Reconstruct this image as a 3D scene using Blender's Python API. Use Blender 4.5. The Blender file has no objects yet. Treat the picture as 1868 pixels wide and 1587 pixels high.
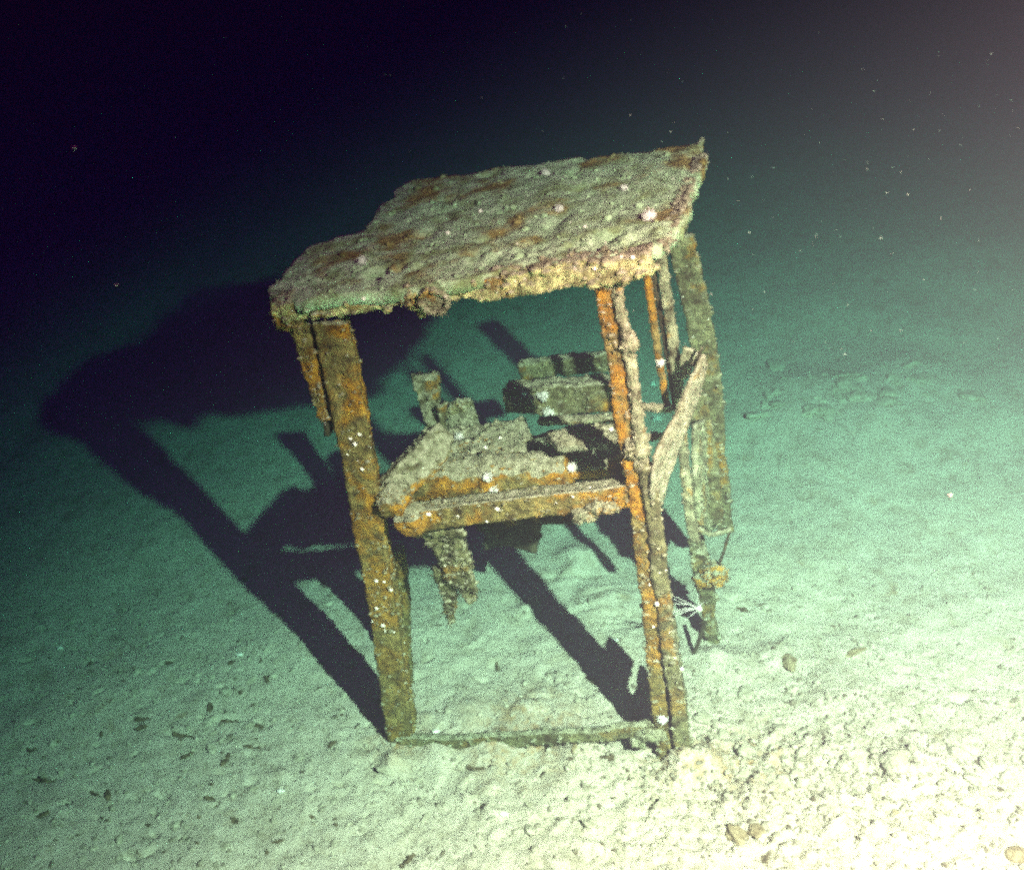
import bpy, bmesh, math, random
from mathutils import Vector, noise, Matrix
from mathutils.geometry import delaunay_2d_cdt
V = Vector
sc = bpy.context.scene
col = sc.collection
random.seed(7)

# ------------------------------------------------------------------ camera
CAM = (1.32642, -2.81383, 2.96882); YAW, PITCH, ROLL, FPX = -0.267883, 0.534817, -0.135556, 2201.9
fwd = V((math.sin(YAW)*math.cos(PITCH), math.cos(YAW)*math.cos(PITCH), -math.sin(PITCH)))
rt0 = V((math.cos(YAW), -math.sin(YAW), 0)); up0 = rt0.cross(fwd)
rt = rt0*math.cos(ROLL) + up0*math.sin(ROLL); up = up0*math.cos(ROLL) - rt0*math.sin(ROLL)
cd = bpy.data.cameras.new('camera'); cam = bpy.data.objects.new('camera', cd); col.objects.link(cam)
cam.matrix_world = Matrix(((rt.x, up.x, -fwd.x, CAM[0]), (rt.y, up.y, -fwd.y, CAM[1]), (rt.z, up.z, -fwd.z, CAM[2]), (0, 0, 0, 1)))
cd.sensor_width = 36; cd.lens = FPX/1868*36; cd.clip_start = .05; cd.clip_end = 300
sc.camera = cam
camv = V(CAM)
cd.dof.use_dof = True; cd.dof.focus_distance = 3.9; cd.dof.aperture_fstop = 2.4

# ------------------------------------------------------------------ world, lamp, exposure
w = bpy.data.worlds.new("World"); sc.world = w; w.use_nodes = True
bg = w.node_tree.nodes['Background']
bg.inputs[0].default_value = (1.0, .006, .13, 1); bg.inputs[1].default_value = 1.5
LAMP = V((2.90, -2.66, 3.60)); AIM = V((2.40, -.90, 0))
ld = bpy.data.lights.new('work_lamp', 'SPOT'); lo = bpy.data.objects.new('work_lamp', ld); col.objects.link(lo)
ld.energy = 74000; ld.color = (1.0, .094, .097); ld.spot_size = math.radians(97); ld.spot_blend = 1.0; ld.shadow_soft_size = .04
lo.location = LAMP; lo.rotation_euler = (AIM-LAMP).to_track_quat('-Z', 'Y').to_euler()
sc.view_settings.view_transform = 'Standard'; sc.view_settings.look = 'None'
sc.view_settings.exposure = 0; sc.view_settings.gamma = 1
sc.render.engine = 'CYCLES'
sc.cycles.use_denoising = False
sc.cycles.use_adaptive_sampling = True; sc.cycles.adaptive_threshold = .17; sc.cycles.adaptive_min_samples = 8
sc.cycles.volume_bounces = 0; sc.cycles.max_bounces = 4; sc.cycles.diffuse_bounces = 2
sc.cycles.pixel_filter_type = 'BLACKMAN_HARRIS'; sc.cycles.filter_width = 2.7
sc.cycles.sample_clamp_indirect = 3

# ------------------------------------------------------------------ pixel helpers: a pixel of the photo turned into a point of a plane
def ray(px, py): return (fwd + rt*((px-934)/FPX) - up*((py-793.5)/FPX))
def at(px, py, y=0.0):
    d = ray(px, py); return camv + d*((y-camv.y)/d.y)
def atz(px, py, z=0.0):
    d = ray(px, py); return camv + d*((z-camv.z)/d.z)
def atside(px, py, x0=.905, k=.12):
    """the same for the frame's right side, a plane that runs back and slightly outward"""
    d = ray(px, py); n = V((1, -k, 0)); return camv + d*((x0-camv.dot(n))/d.dot(n))
PXM = 1/640.0                                                    # metres per photo pixel near the frame

# ------------------------------------------------------------------ materials
def nmat(name):
    m = bpy.data.materials.new(name); m.use_nodes = True
    nt = m.node_tree; return m, nt, nt.nodes['Principled BSDF']
def nd(nt, t, **k):
    n = nt.nodes.new(t)
    for a, b in k.items(): setattr(n, a, b)
    return n
def noise_n(nt, scale, detail=6, rough=.6, vec=None, dist=0):
    n = nd(nt, 'ShaderNodeTexNoise'); n.inputs['Scale'].default_value = scale
    n.inputs['Detail'].default_value = detail; n.inputs['Roughness'].default_value = rough; n.inputs['Distortion'].default_value = dist
    nt.links.new(vec, n.inputs['Vector']); return n.outputs['Fac']
def ramp(nt, src, stops):
    r = nd(nt, 'ShaderNodeValToRGB'); e = r.color_ramp.elements
    while len(e) < len(stops): e.new(.5)
    for q, (p, c) in zip(e, stops): q.position = p; q.color = c if len(c) == 4 else (*c, 1)
    nt.links.new(src, r.inputs[0]); return r.outputs[0]
def mixc(nt, f, a, b):
    m = nd(nt, 'ShaderNodeMix', data_type='RGBA'); L = nt.links
    for s, i in ((f, 0), (a, 6), (b, 7)):
        if hasattr(s, 'node'): L.new(s, m.inputs[i])
        elif i == 0: m.inputs[0].default_value = s
        else: m.inputs[i].default_value = (*s, 1)
    return m.outputs[2]
def math_n(nt, op, a, b=None, clamp=False):
    m = nd(nt, 'ShaderNodeMath', operation=op, use_clamp=clamp)
    for s, i in ((a, 0), (b, 1)):
        if s is None: continue
        if hasattr(s, 'node'): nt.links.new(s, m.inputs[i])
        else: m.inputs[i].default_value = s
    return m.outputs[0]

def encrusted(name, rust=.5, silt=.6, tint=(.20, .17, .09), seed=0.0):
    m, nt, b = nmat(name); L = nt.links
    g = nd(nt, 'ShaderNodeNewGeometry'); mp = nd(nt, 'ShaderNodeMapping'); mp.inputs['Location'].default_value = (seed, seed*.7, -seed)
    L.new(g.outputs['Position'], mp.inputs['Vector']); P = mp.outputs[0]
    base = ramp(nt, noise_n(nt, 22, 8, .7, P), [(.34, (.045, .030, .014)), (.5, tuple(c*q for c, q in zip(tint, (.9, 1.08, 1)))), (.64, tuple(min(1, c*q) for c, q in zip(tint, (1.9, 2.2, 2.1))))])
    rustc = ramp(nt, noise_n(nt, 30, 6, .65, P), [(.35, (.085, .042, .008)), (.52, (.33, .165, .016)), (.68, (.52, .31, .04))])
    rf = ramp(nt, noise_n(nt, 8.5, 5, .6, P, .4), [(.62-.26*rust, (0, 0, 0)), (.74-.26*rust, (1, 1, 1))])
    sp = nd(nt, 'ShaderNodeSeparateXYZ'); L.new(g.outputs['Position'], sp.inputs[0])
    zf = ramp(nt, math_n(nt, 'ADD', math_n(nt, 'MULTIPLY', sp.outputs[2], .5), math_n(nt, 'MULTIPLY', noise_n(nt, 5, 3, .5, P), .5)), [(.35, (.35, .35, .35)), (.75, (1, 1, 1))])
    c = mixc(nt, math_n(nt, 'MULTIPLY', rf, zf), base, rustc)
    sx = nd(nt, 'ShaderNodeSeparateXYZ'); L.new(g.outputs['Normal'], sx.inputs[0])
    sn = noise_n(nt, 16, 7, .7, P)
    up_ = math_n(nt, 'MULTIPLY', math_n(nt, 'ADD', sx.outputs[2], -.15), 1.6, True)
    sf = math_n(nt, 'MULTIPLY', math_n(nt, 'ADD', up_, math_n(nt, 'MULTIPLY', sn, .9)), 1.0)
    sf = ramp(nt, sf, [(1.0-silt*.75, (0, 0, 0)), (min(1, 1.3-silt*.75), (1, 1, 1))])
    siltc = ramp(nt, noise_n(nt, 45, 5, .7, P), [(.36, (.11, .11, .065)), (.5, (.28, .29, .20)), (.66, (.45, .46, .35))])
    c = mixc(nt, sf, c, siltc)
    vo = nd(nt, 'ShaderNodeTexVoronoi'); vo.inputs['Scale'].default_value = 38; L.new(P, vo.inputs['Vector'])
    wf = ramp(nt, vo.outputs['Distance'], [(.08, (1, 1, 1)), (.15, (0, 0, 0))])
    pick = nd(nt, 'ShaderNodeSeparateColor'); L.new(vo.outputs['Color'], pick.inputs[0])
    wf = math_n(nt, 'MULTIPLY', wf, math_n(nt, 'GREATER_THAN', pick.outputs[0], .86))
    c = mixc(nt, wf, c, (.72, .70, .62))
    L.new(c, b.inputs['Base Color']); b.inputs['Roughness'].default_value = .85
    b.inputs['Specular IOR Level'].default_value = .2
    bp = nd(nt, 'ShaderNodeBump'); bp.inputs['Strength'].default_value = .9; bp.inputs['Distance'].default_value = .012
    L.new(math_n(nt, 'ADD', noise_n(nt, 60, 8, .75, P), math_n(nt, 'MULTIPLY', vo.outputs['Distance'], .4)), bp.inputs['Height'])
    L.new(bp.outputs[0], b.inputs['Normal']); return m
M = {
 'plate': encrusted('silted_plate', .30, .93, (.16, .15, .08), 1),
 'rim': encrusted('yellow_crust', .28, .62, (.42, .37, .19), 2),
 'post': encrusted('rusty_post', .72, .50, (.17, .12, .045), 3),
 'pipe': encrusted('grey_pipe', .25, .62, (.24, .22, .15), 4),
 'machine': encrusted('machine_crust', .38, .66, (.14, .12, .065), 5),
 'drum': encrusted('drum_rust', .72, .05, (.18, .13, .05), 6),
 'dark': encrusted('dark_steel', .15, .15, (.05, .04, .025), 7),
 'orange': encrusted('orange_growth', 1.15, .30, (.40, .20, .05), 8),
 'pale': encrusted('pale_crust', .1, .95, (.28, .27, .20), 9),
}
def roof_mat():
    m, nt, b = nmat('roof_silt'); L = nt.links
    g = nd(nt, 'ShaderNodeNewGeometry'); P = g.outputs['Position']
    n1 = noise_n(nt, 9, 8, .68, P, .5); n2 = noise_n(nt, 30, 8, .75, P); n3 = noise_n(nt, 4.5, 5, .6, P)
    c = ramp(nt, n2, [(.30, (.11, .17, .07)), (.42, (.27, .42, .25)), (.62, (.50, .70, .47))])
    c = mixc(nt, ramp(nt, n1, [(.50, (0, 0, 0)), (.60, (.75, .75, .75))]), c, (.17, .23, .09))
    c = mixc(nt, ramp(nt, n3, [(.53, (0, 0, 0)), (.62, (.85, .85, .85))]), c, ramp(nt, n2, [(.4, (.13, .08, .02)), (.6, (.32, .24, .07))]))
    c = mixc(nt, ramp(nt, noise_n(nt, 17, 6, .7, P, .7), [(.60, (0, 0, 0)), (.66, (.85, .85, .85))]), c, (.045, .04, .025))
    L.new(c, b.inputs['Base Color']); b.inputs['Roughness'].default_value = .9; b.inputs['Specular IOR Level'].default_value = .15
    bp = nd(nt, 'ShaderNodeBump'); bp.inputs['Strength'].default_value = .8; bp.inputs['Distance'].default_value = .012
    L.new(math_n(nt, 'ADD', noise_n(nt, 70, 6, .7, P), n1), bp.inputs['Height']); L.new(bp.outputs[0], b.inputs['Normal']); return m
M['roof'] = roof_mat()
def simple(name, c1, c2, scale=40, rough=.7, bump=.004):
    m, nt, b = nmat(name); L = nt.links
    g = nd(nt, 'ShaderNodeNewGeometry'); P = g.outputs['Position']
    n = noise_n(nt, scale, 6, .65, P)
    L.new(ramp(nt, n, [(.35, c1), (.65, c2)]), b.inputs['Base Color']); b.inputs['Roughness'].default_value = rough
    bp = nd(nt, 'ShaderNodeBump'); bp.inputs['Distance'].default_value = bump; L.new(n, bp.inputs['Height']); L.new(bp.outputs[0], b.inputs['Normal'])
    return m
M['anem'] = simple('anemone_flesh', (.40, .42, .40), (.68, .70, .68), 60, .5)
M['shell'] = simple('white_shell', (.75, .74, .70), (.88, .87, .82), 120, .25)
M['stone'] = simple('pale_stone', (.26, .24, .18), (.50, .47, .38), 35, .9, .01)
M['rubble'] = simple('rubble', (.07, .05, .03), (.50, .47, .38), 23, .9, .006)
M['brown'] = simple('brown_stone', (.15, .11, .06), (.36, .30, .19), 50, .9, .01)
M['scrap'] = simple('pit_shade_and_crumb', (.03, .022, .012), (.17, .13, .075), 70, .9, .006)  # dark tone for the pieces that act as pit shade, and for loose crumbs
M['snow'] = simple('drift_flake', (.22, .22, .2), (.5, .5, .45), 90, .6)

def ground_mat():
    m, nt, b = nmat('silt'); L = nt.links
    g = nd(nt, 'ShaderNodeNewGeometry'); P = g.outputs['Position']
    big = noise_n(nt, 1.6, 4, .55, P); mid = noise_n(nt, 13, 7, .65, P, .6); fine = noise_n(nt, 75, 6, .7, P)
    c = ramp(nt, mid, [(.30, (.30, .265, .20)), (.48, (.47, .43, .365)), (.70, (.56, .52, .45))])
    c = mixc(nt, ramp(nt, big, [(.4, (0, 0, 0)), (.7, (.45, .45, .45))]), c, (.60, .56, .45))
    c = mixc(nt, ramp(nt, fine, [(.34, (.75, .75, .75)), (.45, (0, 0, 0))]), c, (.24, .20, .13))
    mr = ramp(nt, noise_n(nt, 7, 5, .7, P, .3), [(.63, (0, 0, 0)), (.72, (.6, .6, .6))])
    c = mixc(nt, mr, c, (.30, .22, .11))
    for (cx_, cy_, rad) in ((.0, .0, .16), (.97, -.03, .20), (.45, .05, .30), (1.2, .0, .25)):              # rust bled into the silt round the feet
        sb = nd(nt, 'ShaderNodeVectorMath', operation='DISTANCE'); L.new(P, sb.inputs[0]); sb.inputs[1].default_value = (cx_, cy_, 0)
        fa = math_n(nt, 'MULTIPLY', math_n(nt, 'SUBTRACT', 1.0, math_n(nt, 'DIVIDE', sb.outputs['Value'], rad), True), ramp(nt, noise_n(nt, 24, 6, .7, P), [(.42, (0, 0, 0)), (.62, (1, 1, 1))]))
        c = mixc(nt, fa, c, (.30, .17, .06))
    ck = ramp(nt, noise_n(nt, 34, 7, .72, P, .8), [(.635, (0, 0, 0)), (.67, (.8, .8, .8))])
    c = mixc(nt, ck, c, (.16, .12, .07))
    L.new(c, b.inputs['Base Color']); b.inputs['Roughness'].default_value = .95; b.inputs['Specular IOR Level'].default_value = .1
    bp = nd(nt, 'ShaderNodeBump'); bp.inputs['Strength'].default_value = .8; bp.inputs['Distance'].default_value = .012
    L.new(math_n(nt, 'ADD', fine, math_n(nt, 'MULTIPLY', mid, .8)), bp.inputs['Height']); L.new(bp.outputs[0], b.inputs['Normal'])
    return m
M['ground'] = ground_mat()

# ------------------------------------------------------------------ object helpers
def link(name, verts, faces, mat, parent=None, smooth=True):
    me = bpy.data.meshes.new(name); me.from_pydata([tuple(v) for v in verts], [], faces); me.update()
    if smooth: me.polygons.foreach_set('use_smooth', [True]*len(me.polygons))
    o = bpy.data.objects.new(name, me); col.objects.link(o); me.materials.append(mat)
    if parent is not None: o.parent = parent; o.matrix_parent_inverse = parent.matrix_world.inverted()
    return o
def tag(o, label, cat, group=None):
    o['label'] = label; o['category'] = cat
    if group: o['group'] = group
    return o
def empty(name, loc, label, cat, group=None):
    o = bpy.data.objects.new(name, None); col.objects.link(o); o.location = loc; o.matrix_world = Matrix.Translation(loc)
    o.empty_display_size = .1
    return tag(o, label, cat, group)
def nz(p, s, k=0): return noise.noise(V((p[0]*s+k*3.1, p[1]*s-k*1.7, p[2]*s+k*5.3)))

class MB:
    def __init__(s): s.v = []; s.f = []
    def add(s, vs, fs):
        n = len(s.v); s.v += [V(p) for p in vs]; s.f += [tuple(i+n for i in f) for f in fs]
    def sweep(s, path, half, facing=V((0, -1, 0)), step=.008, cs=.012, sect=None):
        """box (or polygon section) swept along a path; half = (half width, half thickness) per path point or one pair"""
        path = [V(p) for p in path]
        if not isinstance(half, list): half = [half]*len(path)
        pts = []; hs = []
        for i in range(len(path)-1):
            n = max(1, int((path[i+1]-path[i]).length/step))
            for k in range(n):
                t = k/n; pts.append(path[i].lerp(path[i+1], t)); hs.append((half[i][0]*(1-t)+half[i+1][0]*t, half[i][1]*(1-t)+half[i+1][1]*t))
        pts.append(path[-1]); hs.append(half[-1])
        if sect is None: sect = [(-1, -1), (1, -1), (1, 1), (-1, 1)]
        ref = max(h[0] for h in half), max(h[1] for h in half)
        q = []
        for i in range(len(sect)):
            a, b = sect[i], sect[(i+1) % len(sect)]
            L_ = math.hypot((b[0]-a[0])*ref[0], (b[1]-a[1])*ref[1]); n = max(1, int(L_/cs))
            for k in range(n): t = k/n; q.append((a[0]*(1-t)+b[0]*t, a[1]*(1-t)+b[1]*t))
        m = len(q); vs = []; fs = []
        for i, p in enumerate(pts):
            a = pts[max(0, i-1)]; b = pts[min(len(pts)-1, i+1)]; T = (b-a).normalized()
            W = T.cross(facing).normalized(); N = W.cross(T)
            if W.length < .1: W = V((1, 0, 0)); N = W.cross(T)
            for (u, v) in q: vs.append(p + W*(u*hs[i][0]) + N*(v*hs[i][1]))
        for i in range(len(pts)-1):
            for k in range(m):
                k2 = (k+1) % m; fs.append((i*m+k, i*m+k2, (i+1)*m+k2, (i+1)*m+k))
        n0 = len(vs); vs.append(pts[0]); vs.append(pts[-1])
        for k in range(m):
            k2 = (k+1) % m; fs.append((n0, k2, k)); fs.append((n0+1, (len(pts)-1)*m+k, (len(pts)-1)*m+k2))
        s.add(vs, fs); return s
    def tube(s, path, r, step=.008, n=14, facing=V((0, -1, 0))):
        r = r if isinstance(r, list) else [r]*len(path)
        sect = [(math.cos(2*math.pi*k/n), math.sin(2*math.pi*k/n)) for k in range(n)]
        return s.sweep(path, [(x, x) for x in r], facing, step, 1.0, sect)
    def plate(s, outline, topf, thick, cell=.014, rag=.0, k=0):
        """outline: list of (x,y) in metres, topf(x,y) -> 3D point on top, thick: vector downwards"""
        pts = []
        for i in range(len(outline)):
            a = V(outline[i]).to_2d(); b = V(outline[(i+1) % len(outline)]).to_2d(); n = max(1, int((b-a).length/cell))
            for j in range(n):
                p = a.lerp(b, j/n)
                p = p + V((nz((p.x, p.y, k), 14), nz((p.x, p.y, k+9), 14)))*rag + V((nz((p.x, p.y, k), 45), nz((p.x, p.y, k+5), 45)))*rag*.6
                pts.append(p)
        nb = len(pts); xs = [p.x for p in pts]; ys = [p.y for p in pts]
        inner = []; y = min(ys)
        rr = random.Random(k)
        while y < max(ys):
            x = min(xs)
            while x < max(xs):
                q = V((x+rr.uniform(-.3, .3)*cell, y+rr.uniform(-.3, .3)*cell)); c = False; j = nb-1; dm = 9
                for i in range(nb):
                    if (pts[i].y > q.y) != (pts[j].y > q.y) and q.x < (pts[j].x-pts[i].x)*(q.y-pts[i].y)/(pts[j].y-pts[i].y)+pts[i].x: c = not c
                    dm = min(dm, (pts[i]-q).length_squared); j = i
                if c and dm > (cell*.6)**2: inner.append(q)
                x += cell
            y += cell
        vv, ee, ff, ov, oe, of = delaunay_2d_cdt(pts+inner, [(i, (i+1) % nb) for i in range(nb)], [], 1, 1e-5)
        n = len(vv); top = [topf(p.x, p.y) for p in vv]; vs = top+[p+thick for p in top]; fs = []
        edge = {}
        for f in ff:
            f = list(f)
            fs.append(tuple(f)); fs.append(tuple(i+n for i in reversed(f)))
            for a, b in zip(f, f[1:]+f[:1]): edge[(a, b)] = 1
        nl = max(1, int(thick.length/.012)); extra = {}
        for (a, b) in [e for e in edge if (e[1], e[0]) not in edge]:
            for q_ in (a, b):
                if q_ not in extra:
                    ch = [q_]
                    for l in range(1, nl): vs.append(top[q_]+thick*(l/nl)); ch.append(len(vs)-1)
                    ch.append(q_+n); extra[q_] = ch
            ca, cb = extra[a], extra[b]
            for l in range(nl): fs.append((cb[l], ca[l], ca[l+1], cb[l+1]))
        s.add(vs, fs); return s
    def blob(s, c, r, sub=3, k=0, amp=.25, freq=None):
        bm = bmesh.new(); bmesh.ops.create_icosphere(bm, subdivisions=sub, radius=1)
        r = V(r) if not isinstance(r, (int, float)) else V((r, r, r)); fq = freq or 1.6
        vs = []
        for v in bm.verts:
            d = v.co.copy(); a = 1+amp*nz(d, fq, k)+amp*.5*nz(d, fq*2.7, k+1)
            vs.append(V(c)+V((d.x*r.x*a, d.y*r.y*a, d.z*r.z*a)))
        s.add(vs, [tuple(v.index for v in f.verts) for f in bm.faces]); bm.free(); return s
    def crumbs(s, n, size=(.003, .012), seed=0, zmin=-2, flat=.7):
        """encrusting lumps sitting on the faces built so far"""
        rr = random.Random(seed); F = list(s.f); base = ICO
        for _ in range(n):
            f = rr.choice(F); c = sum((s.v[i] for i in f), V())/len(f)
            nrm = (s.v[f[1]]-s.v[f[0]]).cross(s.v[f[-1]]-s.v[f[0]])
            if nrm.length < 1e-12: continue
            nrm.normalize()
            if nrm.z < zmin: continue
            z = size[0]+(size[1]-size[0])*rr.random()**2.5
            sx, sy, sz = z*rr.uniform(.6, 1.5), z*rr.uniform(.6, 1.5), z*rr.uniform(.5, 1.1)
            e = rr.random()*6.28; ca, sa = math.cos(e), math.sin(e)
            vs = []
            for p in base[0]:
                j = rr.uniform(.75, 1.25); x, y, q = p[0]*sx*j, p[1]*sy*j, p[2]*sz*j
                vs.append(c + V((x*ca-y*sa, x*sa+y*ca, q)))
            s.add(vs, base[1])
        return s
    def tufts(s, n, length=(.01, .035), seed=0, zbias=-.3):
        """hydroid hairs: thin tapering spikes growing out of the faces"""
        rr = random.Random(seed+50); F = list(s.f)
        for _ in range(n):
            f = rr.choice(F); c = sum((s.v[i] for i in f), V())/len(f)
            nrm = (s.v[f[1]]-s.v[f[0]]).cross(s.v[f[-1]]-s.v[f[0]])
            if nrm.length < 1e-12: continue
            nrm.normalize(); l = rr.uniform(*length)
            for _2 in range(3):
                d = (nrm+V((rr.uniform(-1, 1), rr.uniform(-1, 1), rr.uniform(-1, 1)+zbias))*.7).normalized()
                a = d.orthogonal().normalized()*l*.09; b = d.cross(a)
                s.add([c+a, c-a*.5+b*.8, c-a*.5-b*.8, c+d*l*.55+a*.5, c+d*l], [(0, 1, 4), (1, 2, 4), (2, 0, 4), (0, 3, 4)])
        return s
    def rough(s, amp=.006, k=0, big=.0):
        """displace all vertices by 3-D noise (vector noise, so edges wander too)"""
        for p in s.v:
            d = noise.noise_vector(p*38+V((k, k, k)))*amp + noise.noise_vector(p*90+V((k, 2*k, k)))*amp*.55
            if big: d += noise.noise_vector(p*9+V((k, 0, k)))*big
            p += d
        return s
    def build(s, name, mat, parent=None): return link(name, s.v, s.f, mat, parent)
_bm = bmesh.new(); bmesh.ops.create_icosphere(_bm, subdivisions=1, radius=1)
ICO = ([tuple(v.co) for v in _bm.verts], [tuple(v.index for v in f.verts) for f in _bm.faces]); _bm.free()

# ------------------------------------------------------------------ seabed
PITS = [  # px, py, length m, width m, depth m, angle
 (330, 1327, .075, .013, .030, -.35), (410, 1305, .06, .012, .024, -.25), (300, 1188, .03, .012, .02, 0), (318, 1222, .055, .010, .02, -.6),
 (455, 1358, .07, .008, .016, -.2), (70, 1392, .07, .010, .018, -.3), (165, 1424, .05, .012, .018, -.5), (250, 1292, .045, .010, .018, -.2),
 (480, 1318, .035, .012, .02, -.4), (868, 1398, .055, .013, .022, -.25), (440, 1030, .022, .02, .025, 0), (380, 1447, .03, .02, .014, 0), (68, 1460, .035, .02, .016, 0),
 (120, 1470, .045, .014, .016, -.5), (40, 1330, .03, .008, .014, -.3), (150, 1170, .03, .018, .014, 0), (1395, 1560, .018, .05, .03, .3),
 (1000, 1255, .12, .005, .010, .05), (1085, 1248, .05, .006, .012, -.7), (1060, 1120, .10, .010, .016, -.15), (1100, 1090, .10, .008, .014, .1), (1060, 1060, .10, .010, .016, -.1), (1110, 1140, .08, .008, .014, -.1),
 (905, 1215, .02, .018, .02, 0), (1590, 1405, .05, .018, .028, -.9), (1360, 1420, .02, .04, .02, .2), (1355, 1105, .03, .02, .02, -.4), (640, 1180, .03, .012, .014, -.3),
 (735, 1500, .03, .01, .012, -.3), (240, 1440, .03, .01, .014, -.5), (570, 1440, .02, .012, .014, 0), (830, 1560, .03, .01, .012, .3), (640, 1215, .035, .012, .018, -.2), (700, 1440, .05, .007, .012, -.2),
]
pits = []
for (px, py, l, wd, dp, an) in PITS:
    g = atz(px, py); pits.append((g.x, g.y, l, wd, dp*.7, math.cos(an-YAW), math.sin(an-YAW)))
rp = random.Random(5)
for _ in range(190):
    g = atz(rp.uniform(-60, 1900), rp.uniform(1050, 1640)); an = rp.gauss(-.25, .45)
    l = rp.uniform(.008, .032); pits.append((g.x, g.y, l, max(.006, l*rp.uniform(.2, .45)), rp.uniform(.010, .030), math.cos(an-YAW), math.sin(an-YAW)))
BUMPS = []
for (px, py, r, h) in [(1650, 1400, .13, .035), (1500, 1375, .10, .03), (1290, 1400, .10, .035), (1380, 1450, .09, .025), (1500, 1290, .10, .02), (1340, 1210, .09, .03), (1420, 1190, .08, .03),
                       (850, 1305, .09, .03), (960, 1300, .07, .03), (800, 1370, .07, .035), (720, 1392, .05, .05), (900, 1366, .08, .045), (1060, 1385, .08, .03), (1238, 1412, .06, .05), (1280, 1390, .07, .04), (1300, 1200, .06, .04), (700, 1130, .10, .02), (1060, 1030, .12, .05), (960, 1120, .05, .03), (1100, 1100, .12, .04)]:
    g = atz(px, py); BUMPS.append((g.x, g.y, r, h))
for (px, py, r, h) in [(1600, 740, .75, .09), (1440, 760, .4, .04)]:
    g = atz(px, py); BUMPS.append((g.x, g.y, r, h))
def sea(x, y):
    n = noise.noise
    h = .035*n(V((x*.7, y*.7, 3.1))) + .016*n(V((x*2.3, y*2.3, 9)))
    near = 1/(1+((x-.9)**2+(y+.2)**2)/6)
    h += near*(.010*n(V((x*7, y*7, 1))) + .0075*n(V((x*13, y*20, 2))) + .0030*n(V((x*34, y*50, 4))))
    # clods: ridged lumps, strongest in the right foreground
    cl = math.exp(-((x-1.45)**2/.35+(y+.15)**2/.12)) + .50*math.exp(-((x-.55)**2/.9+(y+.28)**2/.14)) + .22*math.exp(-((x-.4)**2/.3+(y-.4)**2/.1))
    if cl > .03:
        a = n(V((x*20, y*20, 7))); b_ = n(V((x*46, y*46, 8))); h += cl*(.060*max(0, a-.12)**.9*(.6+.8*max(0, n(V((x*5, y*5, 17)))*2))+.010*b_)
    if abs(x) < 3.5 and abs(y) < 4:
        for (gx, gy, l, wd, dp, c, s_) in pits:
            dx, dy = x-gx, y-gy
            if abs(dx) < .25 and abs(dy) < .25:
                dx += .006*n(V((x*30, y*30, 5))); dy += .010*n(V((x*22, y*22, 6)))
                u = (dx*c+dy*s_)/l; v_ = (-dx*s_+dy*c)/wd; q = u*u+v_*v_
                if q < 9: h -= dp*math.exp(-q*q*.8); h += dp*.22*math.exp(-((v_-1.9)**2*.8+u*u))
    for (gx, gy, r, hh) in BUMPS:
        q = ((x-gx)**2+(y-gy)**2)/(r*r)
        if q < 6: h += hh*math.exp(-q*1.4)*(1+(.5*n(V((x*12, y*12, 2))) if r < .3 else .35*n(V((x*3, y*3, 2)))))
    h -= .10*max(0, -x-.5)**1.1*min(1, 1/(1+max(0, -x-3)))
    return h
def spaced(lo, hi, fine0, fine1, step, grow=1.16):
    xs = []; x = fine0
    while x <= fine1: xs.append(x); x += step
    s = step; x = xs[-1]
    while x < hi: s *= grow; x += s; xs.append(x)
    s = step; x = xs[0]
    while x > lo: s *= grow; x -= s; xs.insert(0, x)
    return xs
gx = spaced(-90, 90, -1.3, 2.1, .0092, 1.035); gy = spaced(-30, 120, -.72, .85, .0092, 1.035)
gv = [(x, y, sea(x, y)) for y in gy for x in gx]; nx = len(gx)
gf = [(j*nx+i, j*nx+i+1, (j+1)*nx+i+1, (j+1)*nx+i) for j in range(len(gy)-1) for i in range(nx-1)]
seabed = link('seabed', gv, gf, M['ground']); seabed['kind'] = 'structure'

def planar(p3, ks, cell=.012, th=.012):
    o = p3[0]; a = (p3[1]-o).normalized(); N = V()
    for i in range(len(p3)): N += (p3[i]-o).cross(p3[(i+1) % len(p3)]-o)
    N.normalize(); b = N.cross(a)
    if N.x < 0: pass
    return MB().plate([((p-o).dot(a), (p-o).dot(b)) for p in p3], lambda x, y: o+a*x+b*y+N*(.004*nz((x, y, ks), 30)), N*-th, cell, .006, ks)
# ------------------------------------------------------------------ the wreck frame
wreck = empty('steel_frame', (.48, .4, 0), 'rusty encrusted steel frame standing on the pale seabed, silt covered plate on top', 'wreckage')
def top_z(x, y): return 1.690+.105*x+.012*y
def on_top(px, py, dz=0):
    p = atz(px, py, 1.74)
    for _ in range(4): p = atz(px, py, top_z(p.x, p.y)+dz)
    return p
OUT = [(484, 530), (520, 493), (545, 468), (572, 448), (620, 430), (668, 418), (672, 400), (700, 372), (725, 345), (752, 330), (820, 320), (900, 308), (985, 300), (1050, 288), (1120, 283), (1180, 274), (1240, 268),
       (1278, 262), (1290, 285), (1272, 330), (1262, 350), (1255, 392), (1232, 420), (1205, 448), (1100, 470), (1000, 484), (900, 500), (820, 515), (740, 522), (640, 535), (560, 548), (505, 545)]
out = [on_top(*p) for p in OUT]
def topf(x, y):
    p = V((x, y, 0)); h = .009*nz((x, y, 0), 5)+.005*nz((x, y, 1), 17)+.002*nz((x, y, 2), 48)-.022*max(0, nz((x, y, 7), 11)-.28)*2+.012*math.exp(-((y-.09)/.06)**2)*nz((x, y, 5), 33)*1.6
    h -= .022*math.exp(-(((x-.33)/.10)**2+((y-.50)/.04)**2))          # hollow near the far left edge
    return V((x, y, top_z(x, y)+h))
m = MB().plate([(p.x, p.y) for p in out], topf, V((0, 0, -.035)), .012, .010, 3)
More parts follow.
